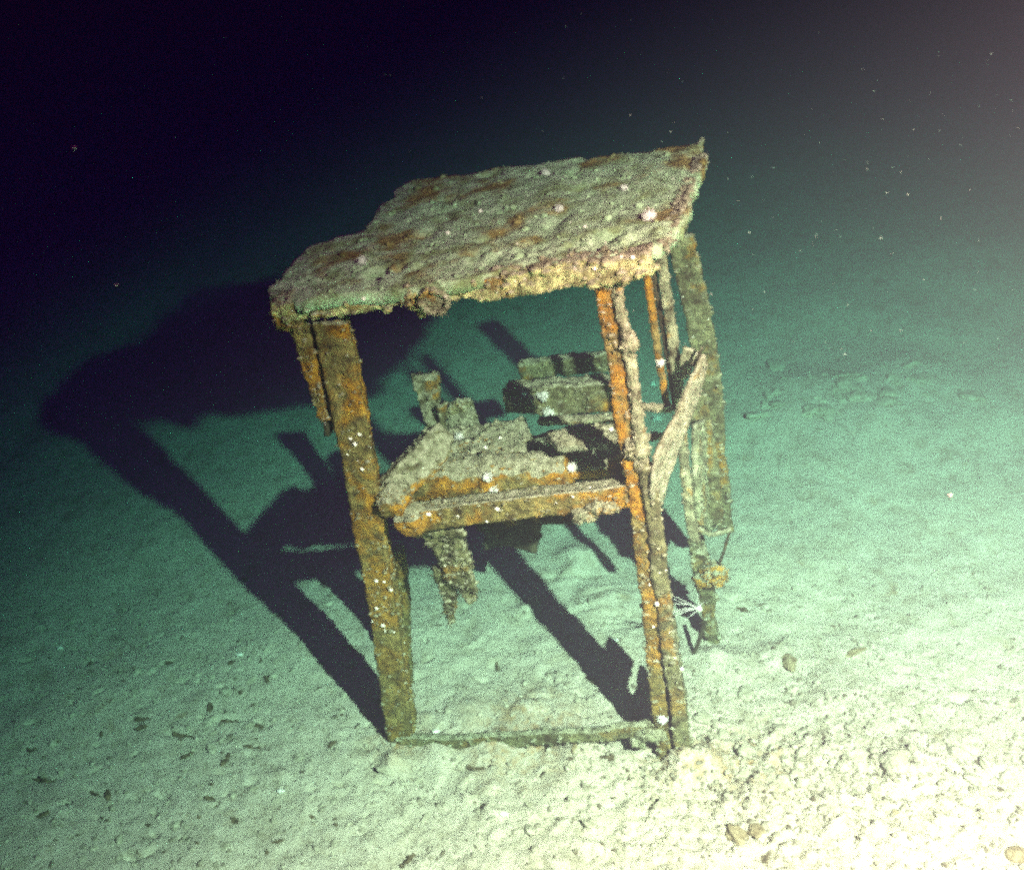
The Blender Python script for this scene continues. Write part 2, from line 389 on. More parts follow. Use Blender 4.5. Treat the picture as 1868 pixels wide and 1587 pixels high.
m.rough(.0024, 1, .003).crumbs(260, (.002, .013), 2, .3).crumbs(260, (.003, .012), 3).tufts(260, (.005, .016), 3)
plate = m.build('top_plate', M['roof'], wreck)
# front rim under the plate edge
f = [(505, 560), (560, 565), (640, 552), (740, 540), (830, 528), (930, 512), (1030, 498), (1120, 484), (1190, 474)]
m = MB().sweep([at(x, y-1, -.012) for x, y in f], [(.026, .026)]*3+[(.022, .026)]*2+[(.032, .030)]*4, cs=.008)
m.rough(.010, 4, .012).crumbs(480, (.003, .015), 4).tufts(260, (.008, .026), 4)
m.build('front_rim', M['rim'], wreck)
f = [(1208, 452), (1236, 405), (1256, 350), (1280, 290)]
m = MB().sweep([on_top(x-2, y, -.012) for x, y in f], (.012, .018), cs=.008)
m.rough(.007, 5, .004).crumbs(140, (.003, .011), 5).tufts(60, (.008, .022), 5); m.build('side_rim', M['pale'], wreck)
m = MB()
tp = at(1282, 280, .93); m.sweep([tp+V((-.03, 0, -.03)), tp+V((.0, 0, .045))], [(.024, .012), (.006, .006)]).rough(.006, 6).crumbs(20, (.003, .008), 6); m.build('corner_lug', M['machine'], wreck)
# corner bracket at front left
m = MB().sweep([at(530, 552, -.005), at(530, 598, -.005)], [(.050, .028), (.030, .022)]).rough(.009, 7).crumbs(60, (.004, .012), 7).tufts(60, (.01, .03), 7); m.build('corner_bracket', M['drum'], wreck)
# clump with a round end hanging below the rim
m = MB().blob(at(757, 540, -.03), (.038, .03, .036), 3, 3, .35).blob(at(768, 562, -.03), (.014, .014, .03), 2, 4, .4)
m.rough(.006, 8).crumbs(90, (.003, .010), 8).tufts(60, (.008, .02), 8); m.build('hanging_clump', M['rim'], wreck)
c = at(796, 543, -.045); m = MB(); a = V((.85, -.5, .05)).normalized()
m.tube([c-V((0, .02, 0)), c-V((0, -.03, 0))], .037, n=24, facing=V((0, 0, 1)))
for k in range(24):
    t0, t1 = k/24*6.283, (k+1)/24*6.283
    m.tube([c+V((math.cos(t0)*.034, -.024, math.sin(t0)*.034)), c+V((math.cos(t1)*.034, -.024, math.sin(t1)*.034))], .006, n=6)
m.rough(.008, 9, .008).crumbs(120, (.002, .009), 9).tufts(50, (.006, .016), 9); m.build('pulley', M['pipe'], wreck)

# front left post: wide web and a broken flange strip beside it
L1 = [(603, 588), (628, 710), (655, 850), (676, 980), (693, 1080), (708, 1180), (722, 1280), (732, 1365)]
m = MB().sweep([at(x, y, 0) for x, y in L1]+[at(736, 1400, 0)], [(.050, .009)]*2+[(.049, .009)]*2+[(.045, .009)]*3+[(.040, .009)]*2, cs=.010)
m.sweep([at(x+22, y, .045) for x, y in L1], (.007, .045), cs=.01)
m.rough(.005, 11, .004).crumbs(900, (.002, .009), 11).tufts(120, (.006, .018), 11); m.build('corner_post', M['post'], wreck)
m = MB().sweep([at(545, 585, -.004), at(561, 655, -.004), at(577, 712, -.004), at(590, 764, -.004)], [(.026, .007), (.024, .007), (.017, .007), (.012, .006)], cs=.008)
m.rough(.006, 12).crumbs(170, (.002, .009), 12).tufts(60, (.006, .02), 12); m.build('flange_strip', M['post'], wreck)
m = MB().sweep([at(574, 590, .03), at(592, 700, .03), at(600, 790, .03)], (.008, .02)).rough(.003, 13); m.build('flange_web', M['dark'], wreck)
m = MB().sweep([at(728, 1000, .30), at(738, 1090, .30), at(742, 1200, .30), at(746, 1262, .30)], (.015, .02)).rough(.006, 14, .004).crumbs(160, (.002, .009), 14); m.build('inner_post', M['post'], wreck)

# front right post: rusty bar, grey pipe, dark gap between them lower down
A = [(1098, 508), (1110, 580), (1124, 660), (1136, 740), (1152, 830), (1160, 900), (1170, 990), (1184, 1090), (1192, 1190), (1203, 1290), (1212, 1370), (1216, 1400)]
m = MB().sweep([at(x, y, 0) for x, y in A], [(.022, .012)]*3+[(.026, .012)]*2+[(.022, .012)]*7, cs=.009)
m.rough(.006, 15, .005).crumbs(620, (.002, .010), 15).tufts(170, (.006, .02), 15); m.build('corner_post', M['post'], wreck)
B = [(1124, 512), (1133, 570), (1146, 640), (1155, 700), (1163, 770), (1172, 830)]
m = MB().tube([at(x, y, -.012) for x, y in B], [.016, .014, .018, .014, .016, .022]).blob(at(1147, 622, -.02), (.022, .02, .03), 3, 5, .3)
m.rough(.006, 16, .005).crumbs(280, (.002, .008), 16).tufts(70, (.006, .015), 16); m.build('upright_pipe', M['pipe'], wreck)
C_ = [(1180, 850), (1191, 930), (1200, 1010), (1210, 1090), (1217, 1160), (1230, 1240), (1242, 1330), (1252, 1405)]
m = MB().sweep([at(x, y, -.01) for x, y in C_], [(.022, .010), (.019, .010), (.024, .010), (.022, .010), (.018, .010), (.022, .010), (.024, .010), (.026, .012)], cs=.009)
m.sweep([at(x, y, .03) for x, y in [(1190, 850), (1199, 930), (1207, 1010), (1216, 1090), (1224, 1160)]], (.006, .028), cs=.012)
m.sweep([at(1224, 1150, .075), at(1232, 1205, .075)], (.006, .075), cs=.012)
m.sweep([at(1234, 1225, .09), at(1246, 1310, .09), at(1256, 1400, .09)], (.006, .09), cs=.012)
m.rough(.006, 17, .006).crumbs(480, (.002, .010), 17).tufts(150, (.006, .018), 17); m.build('post_flange', M['machine'], wreck)
m = MB().sweep([at(x, y, .035) for x, y in [(1172, 860), (1181, 950), (1192, 1060), (1204, 1180), (1220, 1300), (1228, 1400)]], (.014, .006)).rough(.002, 18); m.build('post_web', M['dark'], wreck)
# crust knot where the post, brace and beam meet
m = MB().blob(at(1158, 815, .0), (.032, .03, .035), 4, 6, .5, 2.5).blob(at(1172, 848, .0), (.022, .025, .045), 3, 8, .5).rough(.006, 19).crumbs(200, (.003, .010), 19).tufts(80, (.006, .02), 19); m.build('crust_knot', M['machine'], wreck)

# thin double upright behind the right post
D1 = [(1176, 480), (1190, 570), (1204, 660), (1216, 742)]
m = MB().sweep([at(x, y, .28) for x, y in D1], (.009, .012), cs=.008).rough(.004, 20, .003).crumbs(120, (.002, .006), 20); m.build('thin_upright', M['post'], wreck)
D2 = [(1205, 455), (1216, 540), (1226, 610), (1236, 690), (1243, 760), (1250, 860), (1258, 940), (1268, 985)]
m = MB().sweep([at(x, y, .34) for x, y in D2], (.014, .014), cs=.008).rough(.005, 21, .003).crumbs(220, (.002, .007), 21); m.build('thin_upright', M['pipe'], wreck)
m = MB().sweep([at(x, y, .345) for x, y in [(1190, 480), (1206, 580), (1222, 680), (1232, 745)]], (.007, .006)).rough(.002, 22); m.build('upright_web', M['dark'], wreck)
# rear right corner post, faint and wide
R1 = [(1240, 430), (1262, 520), (1280, 610), (1296, 720), (1310, 830), (1322, 940), (1326, 968)]
m = MB().sweep([at(x, y, .80) for x, y in R1], [(.042, .012)]*4+[(.026, .012)]*3, cs=.009)
m.rough(.006, 23, .004).crumbs(420, (.002, .010), 23).tufts(80, (.006, .02), 23); m.build('rear_post', M['machine'], wreck)
R2 = [(1262, 770), (1272, 840), (1284, 910), (1292, 960)]
m = planar([atside(x, y, .955, .10) for x, y in [(1262, 772), (1280, 764), (1290, 770), (1296, 850), (1304, 950), (1290, 966), (1268, 958), (1262, 880)]], 6, .014, .02)
m.rough(.008, 24, .006).crumbs(240, (.003, .012), 24).tufts(80, (.006, .02), 24); m.build('side_plate', M['pipe'], wreck)
m = MB().sweep([at(x, y, .60) for x, y in [(1268, 960), (1282, 1040), (1292, 1110), (1300, 1190)]], [(.022, .018), (.030, .02), (.024, .018), (.020, .015)], cs=.009)
m.rough(.010, 25, .008).crumbs(180, (.003, .012), 25); m.build('rear_foot', M['machine'], wreck)
m = MB().blob(at(1303, 1046, .56), (.042, .03, .044), 4, 11, .45, 2.5).blob(at(1282, 1058, .56), (.035, .025, .03), 3, 12, .4).rough(.005, 26).crumbs(220, (.003, .009), 26).tufts(90, (.005, .014), 26); m.build('orange_crust', M['orange'], wreck)
m = MB().sweep([at(1332, 966, .55), at(1322, 1000, .55), at(1311, 1034, .55)], (.0045, .0045), cs=.004).rough(.0015, 27); m.build('loose_rod', M['dark'], wreck)
m = MB().sweep([at(1288, 1128, .50), at(1278, 1160, .50), at(1267, 1192, .50)], (.007, .005), cs=.004).rough(.0015, 28); m.build('loose_rod', M['dark'], wreck)
m = MB().sweep([at(1262, 960, .50), at(1300, 975, .52), at(1332, 965, .55)], (.007, .007), cs=.006).rough(.004, 29).crumbs(30, (.002, .007), 29); m.build('bottom_bar', M['pipe'], wreck)
# small cross bars between the uprights
m = MB().sweep([at(1168, 742, .10), at(1226, 746, .26)], (.009, .009), cs=.007).rough(.004, 30).crumbs(40, (.002, .006), 30); m.build('cross_bar', M['pipe'], wreck)
m = MB().sweep([at(1158, 800, .05), at(1236, 792, .24)], (.008, .010), cs=.008).rough(.006, 31).crumbs(80, (.002, .008), 31).tufts(30, (.006, .015), 31); m.build('cross_bar', M['pipe'], wreck)
# Y-shaped diagonal brace
BR = [(1266, 672), (1280, 645), (1286, 668), (1270, 722), (1250, 776), (1232, 826), (1216, 872), (1203, 908), (1192, 925), (1184, 905), (1187, 870), (1192, 832), (1206, 800), (1226, 762), (1246, 716)]
m = planar([at(x, y, .21*(925-y)/275+.0032*(x-1192-85*(925-y)/275)) for x, y in BR], 5)
m.rough(.004, 32).crumbs(160, (.002, .008), 32).tufts(30, (.005, .014), 32); m.build('diagonal_brace', M['pale'], wreck)
m = MB().sweep([at(1262, 636, .30), at(1252, 662, .30), at(1250, 690, .30)], [(.026, .004), (.020, .004), (.006, .004)], cs=.008).rough(.004, 33).crumbs(20, (.002, .006), 33); m.build('torn_gusset', M['pipe'], wreck)
m = MB().sweep([at(1281, 634, .26), at(1264, 668, .26)], (.004, .004), cs=.004).rough(.0015, 54); m.build('loose_rod', M['dark'], wreck)
m = MB().sweep([at(1272, 720, .66), at(1290, 850, .66), at(1302, 955, .66)], [(.030, .006), (.038, .006), (.036, .006)], cs=.01).rough(.005, 55).crumbs(120, (.003, .010), 55); m.build('side_web', M['machine'], wreck)

# middle beam: an angle iron with a thin lit top edge
MBm = [(762, 946), (860, 932), (960, 920), (1060, 910), (1146, 900)]
m = MB().sweep([at(x, y+4, -.005) for x, y in MBm], [(.036, .006)]*5, cs=.008)
m.sweep([at(x, y-18, .022) for x, y in MBm], [(.005, .030)]*5, cs=.008)
m.rough(.0035, 34, .003).crumbs(420, (.002, .008), 34).tufts(60, (.005, .016), 34); m.build('middle_beam', M['drum'], wreck)
m = MB().blob(at(1065, 934, -.01), (.035, .02, .018), 3, 21, .4).blob(at(1100, 925, -.01), (.05, .02, .02), 3, 22, .4).blob(at(1055, 946, -.01), (.018, .018, .014), 3, 23, .4).blob(at(1078, 944, -.012), (.014, .014, .014), 3, 24, .4)
m.rough(.006, 35).crumbs(160, (.003, .010), 35).tufts(90, (.005, .016), 35); m.build('beam_growth', M['pipe'], wreck)

# casting at the left: flange boss, arm climbing to the bed, stub post and block
m = MB().blob(at(716, 914, .0), (.050, .045, .050), 4, 77, .25, 1.5).tube([at(750, 946, -.03), at(750, 946, .07)], .050, n=26, facing=V((0, 0, 1))).tube([at(752, 950, -.045), at(752, 950, -.03)], .022, n=18, facing=V((0, 0, 1)))
m.rough(.006, 36, .004).crumbs(180, (.002, .009), 36).tufts(50, (.006, .016), 36); m.build('flange_boss', M['drum'], wreck)
m = MB().sweep([at(704, 926, .03), at(722, 896, .06), at(752, 858, .12), at(786, 818, .20), at(806, 790, .26)], [(.030, .03), (.046, .035), (.050, .035), (.046, .03), (.03, .025)], cs=.01)
m.blob(at(722, 905, .03), (.05, .045, .05), 4, 30, .3, 2).rough(.006, 37, .012).crumbs(420, (.003, .011), 37).tufts(60, (.006, .018), 37); m.build('curved_arm', M['machine'], wreck)
m = MB().sweep([at(776, 682, .58), at(786, 735, .56), at(800, 800, .50)], [(.042, .02), (.032, .02), (.034, .022)], cs=.009).sweep([at(806, 735, .52), at(808, 800, .50)], (.008, .03))
m.rough(.008, 38, .006).crumbs(160, (.003, .010), 38).tufts(60, (.006, .016), 38); m.build('stub_post', M['machine'], wreck)
m = MB().sweep([at(838, 728, .60), at(846, 760, .58), at(850, 800, .54)], [(.030, .03), (.044, .03), (.050, .035)], cs=.01).rough(.008, 39, .014).crumbs(120, (.003, .010), 39).tufts(30, (.006, .016), 39); m.build('bearing_block', M['machine'], wreck)
# bed plate and drum
bp_ = [(775, 806), (796, 786), (850, 776), (905, 770), (955, 768), (968, 790), (962, 822), (900, 830), (830, 836), (770, 836)]
bz = [atz(x, y, 1.0) for x, y in bp_]
m = MB().plate([(p.x, p.y) for p in bz], lambda x, y: V((x, y, 1.0+.016*nz((x, y, 0), 9)+.014*nz((x, y, 3), 22))), V((0, 0, -.020)), .012, .012, 8)
m.rough(.005, 40).crumbs(520, (.003, .014), 40).tufts(100, (.006, .018), 40); m.build('bed_plate', M['machine'], wreck)
m = MB().tube([at(x, y, .22) for x, y in [(740, 905), (762, 886), (788, 876), (830, 872), (886, 869), (889, 868), (903, 867), (906, 867), (1000, 862), (1034, 859), (1040, 858)]], [.040, .054, .064, .069, .069, .076, .076, .066, .065, .065, .056], n=40).tube([at(1040, 858, .24), at(1130, 852, .26)], .03, n=20)
m.rough(.004, 41, .006).crumbs(380, (.002, .008), 41).tufts(40, (.006, .014), 41); m.build('drum', M['drum'], wreck)
m = MB().sweep([at(1000, 800, .30), at(1130, 806, .22)], (.010, .014), cs=.008).rough(.004, 42).crumbs(80, (.002, .007), 42); m.build('rail', M['pipe'], wreck)
m = MB().sweep([at(985, 768, .45), at(1130, 762, .40)], (.010, .014), cs=.008).rough(.004, 43).crumbs(80, (.002, .007), 43); m.build('rail', M['pipe'], wreck)
m = MB().sweep([at(922, 732, .60), at(1020, 728, .60), at(1125, 722, .60)], [(.040, .012), (.056, .012), (.056, .012)], cs=.01).sweep([at(925, 712, .64), at(1125, 696, .64)], (.008, .045), cs=.01).tube([at(932, 738, .58), at(975, 734, .57)], .026, n=20)
m.rough(.007, 44, .008).crumbs(320, (.003, .010), 44); m.build('rear_crossbeam', M['machine'], wreck)
m = MB().sweep([at(950, 676, .95), at(1040, 664, .95), at(1120, 655, .93)], (.034, .02), cs=.01).rough(.008, 45, .012).crumbs(220, (.003, .010), 45); m.build('rear_crossbeam', M['machine'], wreck)
m = MB().sweep([at(880, 890, .50), at(1010, 868, .50), at(1135, 852, .50)], [(.070, .15), (.080, .17), (.070, .15)], cs=.014, step=.014)  # bulk to widen the machinery's shadow; its dark coat fills a shaded hole
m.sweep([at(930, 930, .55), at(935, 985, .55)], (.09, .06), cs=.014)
m.rough(.008, 51, .02).crumbs(260, (.004, .014), 51); m.build('shadow_housing', M['dark'], wreck)
sh = [atz(x, y, 1.12) for x, y in [(1000, 790), (1040, 774), (1150, 770), (1158, 800), (1080, 806), (1020, 812)]]
m = MB().plate([(p.x, p.y) for p in sh], lambda x, y: V((x, y, 1.12+.014*nz((x, y, 1), 14))), V((0, 0, -.03)), .012, .010, 12)
m.rough(.005, 52).crumbs(160, (.003, .011), 52).tufts(50, (.006, .018), 52); m.build('silted_shelf', M['pale'], wreck)
# gearbox lump closing the bay by the right post
m = MB().sweep([at(1150, 815, .06), at(1120, 850, .1), at(1135, 890, .05)], [(.02, .02), (.018, .02), (.016, .02)]).rough(.007, 46, .005).crumbs(80, (.003, .009), 46); m.build('curved_hanger', M['drum'], wreck)
# ragged support hanging below the boss
m = MB().sweep([at(800, 960, .06), at(828, 1010, .08), at(848, 1060, .10), at(866, 1088, .11)], [(.060, .02), (.050, .02), (.036, .018), (.012, .01)], cs=.01)
m.sweep([at(806, 1030, .1), at(820, 1090, .12), at(826, 1136, .13)], [(.03, .014), (.022, .012), (.006, .006)]).sweep([at(760, 965, .04), at(850, 970, .05)], (.018, .015))
m.rough(.010, 47, .014).crumbs(320, (.004, .013), 47).tufts(220, (.010, .030), 47); m.build('lower_bracket', M['machine'], wreck)
# sill beam half buried in the silt
m = MB().sweep([at(728, 1352, .0), at(850, 1352, .0), at(980, 1346, .0), at(1100, 1338, .0), at(1212, 1326, .0)], (.026, .012), cs=.008)
m.rough(.005, 48, .006).crumbs(340, (.002, .010), 48).tufts(70, (.005, .014), 48); m.build('sill_beam', M['machine'], wreck)
m = MB().blob(at(1262, 1392, -.02), (.07, .03, .022), 4, 43, .5, 2.5).blob(at(1190, 1340, -.01), (.05, .02, .03), 3, 41, .4).blob(at(1165, 1352, -.01), (.025, .02, .02), 3, 42, .4).rough(.006, 49).crumbs(120, (.003, .010), 49).tufts(60, (.005, .016), 49); m.build('foot_crust', M['pipe'], wreck)

# ------------------------------------------------------------------ things resting on surfaces: found by casting a ray onto what is built
bpy.context.view_layer.update()
dg = bpy.context.evaluated_depsgraph_get()
def hit(px, py):
    ok, loc, nrm, *_ = sc.ray_cast(dg, camv, ray(px, py).normalized())
    return loc, nrm

# anemones: plump column with a tentacle crown
def anemone(px, py, r, label, openc=False, group=None, seed=0):
    loc, n = hit(px, py)
    d = (n*.4+(camv-loc).normalized()*.8+V((0, 0, .2))).normalized()
    o = empty('sea_anemone', loc, label, 'sea anemone', group); r *= .92; ra = random.Random(seed+9)
    m = MB()
    if openc:
        N = 18
        for k in range(N):
            a = d.orthogonal().normalized(); b = d.cross(a); t0, t1 = k/N*6.283, (k+1)/N*6.283
            m.tube([loc+d*r*.5+(a*math.cos(t0)+b*math.sin(t0))*r*.72, loc+d*r*.5+(a*math.cos(t1)+b*math.sin(t1))*r*.72], r*.3, r*.3, 6)
        m.blob(loc+d*r*.2, r*.6, 2, seed, .2)
    else:
        m.blob(loc+d*r*.3, (r*ra.uniform(.7, 1.1), r*.8, r*ra.uniform(.6, 1.15)), 3, seed, .55)
        m.blob(loc+V((ra.uniform(-1, 1), 0, ra.uniform(-1, 1)))*r*.7, r*.55, 3, seed+3, .5)
    m.build('column', M['anem'], o)
    t = MB(); rr = random.Random(seed); a = d.orthogonal().normalized(); b = d.cross(a)
    for k in range(22):
        an = k/22*6.283+rr.uniform(-.1, .1); e = (a*math.cos(an)+b*math.sin(an))
        p = loc+d*r*.7+e*r*.55; q = p+(e+d*rr.uniform(.1, .8)).normalized()*r*rr.uniform(.5, 1.2)
        t.tube([p, q], [r*.10, r*.03], r*.3, 5)
    t.build('tentacles', M['anem'], o); return o
AN = [
 (960, 722, .016, 'pale anemone at the broken end of the rear crossbeam, left of a bigger one', 0),
 (990, 724, .020, 'largest pale anemone on the end of the rear crossbeam', 0),
 (1002, 753, .016, 'white anemone just below the rear crossbeam', 0),
 (838, 799, .015, 'bluish white anemone on the bed plate beside the bearing block', 0),
 (1043, 853, .016, 'ring shaped anemone at the right end of the rusty drum', 1),
 (889, 873, .016, 'ring shaped anemone on the middle of the rusty drum', 1),
 (898, 896, .019, 'round white anemone just above the middle beam', 0),
 (1199, 766, .021, 'big oval white anemone below the small cross bar by the brace', 0),
 (1192, 702, .016, 'white anemone between the right post and the thin upright', 0),
 (1205, 664, .013, 'small white anemone high on the thin upright', 0),
 (1184, 398, .018, 'white anemone on the top plate near its right end', 0),
 (1020, 382, .012, 'small bluish anemone on the middle of the top plate', 0),
 (660, 477, .014, 'pale anemone on the left part of the top plate', 0),
 (1140, 345, .010, 'tiny pale anemone on the far right of the top plate', 0),
 (995, 318, .013, 'pale anemone at the far edge of the top plate', 0),
 (1208, 1313, .016, 'white anemone at the foot of the right post', 0),
]
for k, (px, py, r, lb, op) in enumerate(AN): anemone(px, py, r, lb, bool(op), None, k)

# barnacles and shell glints
def barnacle(px, py, r, label, group, seed):
    q = random.Random(seed*7+1); px += q.gauss(0, 4); py += q.gauss(0, 5); r *= (.3+1.1*q.random()**2)
    loc, n = hit(px, py); m = MB(); rr = random.Random(seed)
    d = (n+(camv-loc).normalized()).normalized(); a = d.orthogonal().normalized(); b = d.cross(a)
    vs = []; N = 8
    for j, (rad, hh) in enumerate(((1, -.2), (.75, .5), (.45, .8), (.3, .4))):
        for k in range(N):
            t = k/N*6.283; q = rad*rr.uniform(.85, 1.2); vs.append(loc+(a*math.cos(t)*q+b*math.sin(t)*q)*r+d*r*hh)
    fs = [(j*N+k, j*N+(k+1) % N, (j+1)*N+(k+1) % N, (j+1)*N+k) for j in range(3) for k in range(N)]+[tuple(range(3*N, 4*N))]
    m.add(vs, fs); o = m.build('barnacle', M['shell']); tag(o, label, 'barnacle', group)
gl = 'tiny white barnacle in the bright cluster low on the left post'
jit = random.Random(3)
for k, (px, py) in enumerate([(681, 1052), (690, 1058), (700, 1061), (709, 1104), (690, 1110), (704, 1128), (696, 1146), (706, 1151), (716, 1149), (724, 1152), (688, 1090), (712, 1078), (698, 1100), (684, 1130)]):
    barnacle(px, py, .006 if k % 3 else .008, gl, 'barnacles low on the left post', k)
for k, (px, py) in enumerate([(640, 800), (652, 806), (660, 795), (668, 812), (634, 822), (645, 838), (672, 830), (655, 852)]):
    barnacle(px, py, .006, 'small white barnacle halfway up the left post', 'barnacles halfway up the left post', k+20)
for k, (px, py) in enumerate([(1212, 1040), (1182, 1068), (1190, 1146), (1196, 1150), (1200, 1204), (1206, 1258), (1222, 1160), (1238, 1222), (1228, 1190), (1200, 1100)]):
    barnacle(px, py, .0065, 'tiny white barnacle on the lower right post', 'barnacles on the lower right post', k+40)
for k, (px, py) in enumerate([(910, 934), (835, 940), (880, 952), (1048, 902), (1076, 886), (1015, 930), (780, 932)]):
    barnacle(px, py, .0075, 'small white barnacle on the middle beam', 'barnacles on the middle beam', k+60)
for k, (px, py) in enumerate([(1135, 470), (1150, 466), (1088, 480), (660, 530), (1100, 438), (1075, 408), (940, 440), (880, 385), (1230, 332), (1040, 405), (965, 408), (820, 430)]):
    barnacle(px, py, .006, 'tiny pale barnacle on the top plate or its rim', 'barnacles on the top plate', k+80)
for k, (px, py) in enumerate([(935, 828), (880, 810), (915, 800), (1048, 788), (1035, 788), (1115, 782)]):
    barnacle(px, py, .007, 'small white barnacle on the machinery bed', 'barnacles on the machinery', k+100)

# feather star with thin arms reaching to the right post
hp = at(1276, 1110, .33)
fs_ = empty('feather_star', hp, 'thin white feather star spreading spindly arms beside the right post', 'feather star')
MB().blob(hp, .010, 2, 3, .3).build('body', M['shell'], fs_)
for k, (ax, ay, yy) in enumerate([(1216, 1086, .2), (1214, 1098, .2), (1210, 1110, .2), (1212, 1122, .2), (1222, 1130, .25), (1228, 1092, .25), (1274, 1084, .34), (1286, 1098, .36), (1246, 1136, .3)]):
    q = at(ax, ay, yy); w1 = hp.lerp(q, .35)+V((0, 0, .006+.004*math.sin(k*2.1))); w2 = hp.lerp(q, .75)+V((.003*math.sin(k*4), 0, .009*math.cos(k*1.7)))
    MB().tube([hp, w1, w2, q], [.0020, .0015, .0010, .0005], .01, 5).build('arm', M['anem'], fs_)

# ------------------------------------------------------------------ stones and rubble
def stone_mesh(seed, sub=3, amp=.5):
    m = MB().blob((0, 0, 0), 1, sub, seed, amp, 1.3)
    for p in m.v: p += noise.noise_vector(p*5+V((seed, 0, 0)))*.10
    me = bpy.data.meshes.new('stone'); me.from_pydata([tuple(v) for v in m.v], [], m.f); me.update()
    me.polygons.foreach_set('use_smooth', [True]*len(me.polygons)); return me
SM = [stone_mesh(k) for k in range(8)]
for me in SM: me.materials.append(M['stone'])
def stone(px, py, r, label, group=None, seed=0, mat=None, sq=(1, 1, .6), name='stone', cat='stone'):
    g = atz(px, py); rr = random.Random(seed*13+5)
    me = SM[seed % 8]
    if mat: me = me.copy(); me.materials.clear(); me.materials.append(mat)
    o = bpy.data.objects.new(name, me); col.objects.link(o)
    o.location = (g.x, g.y, sea(g.x, g.y)+r*sq[2]*.25); o.rotation_euler = (rr.uniform(-.3, .3), rr.uniform(-.3, .3), rr.random()*6.28)
    o.scale = (r*sq[0]*rr.uniform(.8, 1.3), r*sq[1]*rr.uniform(.8, 1.2), r*sq[2]*rr.uniform(.8, 1.2)); tag(o, label, cat, group); return o
stone(1635, 1405, .050, 'largest pale lump of the rubble in the right foreground', None, 1)
stone(1568, 1385, .034, 'pale lump just left of the largest one in the right foreground', None, 2)
stone(1345, 1530, .040, 'brown flaky lump lying near the bottom edge, left of a dark pit', None, 3, M['brown'], (1.2, .8, .5))
stone(1380, 1520, .024, 'small brown lump touching the brown flaky one', None, 4, M['brown'])
stone(1430, 1435, .024, 'roundish pale stone above the brown lump', None, 5)
stone(1362, 1378, .030, 'pale stone at the edge of the mound by the right post foot', None, 6)
stone(1632, 1482, .010, 'small round grey pebble below the largest pale lump', None, 7, M['brown'])
PIT_SHADE = [(330, 1327, .052, -.35), (412, 1305, .030, -.25), (300, 1188, .018, -.5), (322, 1224, .036, -.6), (458, 1358, .030, -.2), (470, 1318, .018, -.4), (70, 1392, .036, -.35), (165, 1428, .024, -.5), (250, 1296, .026, -.3),
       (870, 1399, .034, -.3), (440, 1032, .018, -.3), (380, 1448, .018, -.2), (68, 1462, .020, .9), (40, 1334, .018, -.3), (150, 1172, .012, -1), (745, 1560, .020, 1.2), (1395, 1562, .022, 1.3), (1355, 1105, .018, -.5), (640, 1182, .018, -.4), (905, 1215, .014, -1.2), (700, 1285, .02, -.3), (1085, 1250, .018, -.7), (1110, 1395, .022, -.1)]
for k, (px, py, r, an) in enumerate(PIT_SHADE):  # dark flat pieces standing in for the shade inside the silt pits
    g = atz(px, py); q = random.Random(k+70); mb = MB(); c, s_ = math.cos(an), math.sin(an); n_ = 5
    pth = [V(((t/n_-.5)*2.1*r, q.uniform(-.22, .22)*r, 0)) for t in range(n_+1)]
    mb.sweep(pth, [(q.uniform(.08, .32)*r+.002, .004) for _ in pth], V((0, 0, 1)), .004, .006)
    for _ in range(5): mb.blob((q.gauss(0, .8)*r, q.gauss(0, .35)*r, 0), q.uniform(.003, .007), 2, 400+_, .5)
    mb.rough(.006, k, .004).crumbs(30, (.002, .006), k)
    o = mb.build('pit_shade', M['scrap']); o.location = (g.x, g.y, sea(g.x, g.y)+.004); o.rotation_euler = (0, 0, an)
    tag(o, 'dark broken piece standing in for pit shade on the silt near the frame', 'rust scrap', 'dark pit shade pieces on the silt')
stone(1440, 1210, .034, 'rough tan lump on the silt right of the frame foot', None, 9, M['brown'], (1, .7, .5))
stone(1560, 1190, .022, 'thin brown scrap on the plain silt far right of the frame', None, 10, M['brown'], (1.6, .6, .35))
stone(975, 1105, .030, 'pale stone lying behind the frame in the shadow edge', None, 11)
stone(1050, 1382, .012, 'dark scrap on the silt just below the sill beam', None, 12, M['brown'], (1.6, .6, .4))
# half shell at the bottom right edge
g = atz(1856, 1560); m = MB(); N = 20
vs = []
for j in range(7):
    for k in range(N): a = j/6*1.5; t = k/N*6.283; rr_ = 1+.04*math.cos(t*9); vs.append(V((math.sin(a)*math.cos(t)*rr_, math.sin(a)*math.sin(t)*.85*rr_, math.cos(a)*.6))*.036)
m.add(vs, [(j*N+k, j*N+(k+1) % N, (j+1)*N+(k+1) % N, (j+1)*N+k) for j in range(6) for k in range(N)]+[tuple(range(N))])
for p in m.v: p += V((g.x, g.y, sea(g.x, g.y)+.004))
tag(m.build('clam_shell', M['brown']), 'round brown ridged shell at the bottom right corner', 'shell')
for (px, py, lb) in [(512, 1442, 'white shell chip lying on the silt at lower left'), (435, 1188, 'white shell chip on the silt below the long shadow'), (92, 1140, 'small white shell chip on the dark silt far left'),
                     (795, 1336, 'white shell chip beside the left end of the sill beam'), (920, 1490, 'pale shell chip near the bottom centre of the silt'), (1448, 1432, 'pale shell chip among the rubble at the lower right'), (1122, 1176, 'white shell chip on the silt between the two front posts')]:
    g = atz(px, py); m = MB().blob((g.x, g.y, sea(g.x, g.y)+.006), (.015, .009, .005), 2, px, .3); tag(m.build('shell_chip', M['shell']), lb, 'shell')
rs = random.Random(21); k = 0
for _ in range(95):
    px = rs.gauss(1520, 170); py = rs.gauss(1390, 65)
    if 1260 < px < 1868 and 1230 < py < 1580:
        k += 1; stone(px, py, .007+.020*rs.random()**2.2, 'small pale silty stone among the rubble at right foreground', 'loose stones in the right foreground', 100+k)
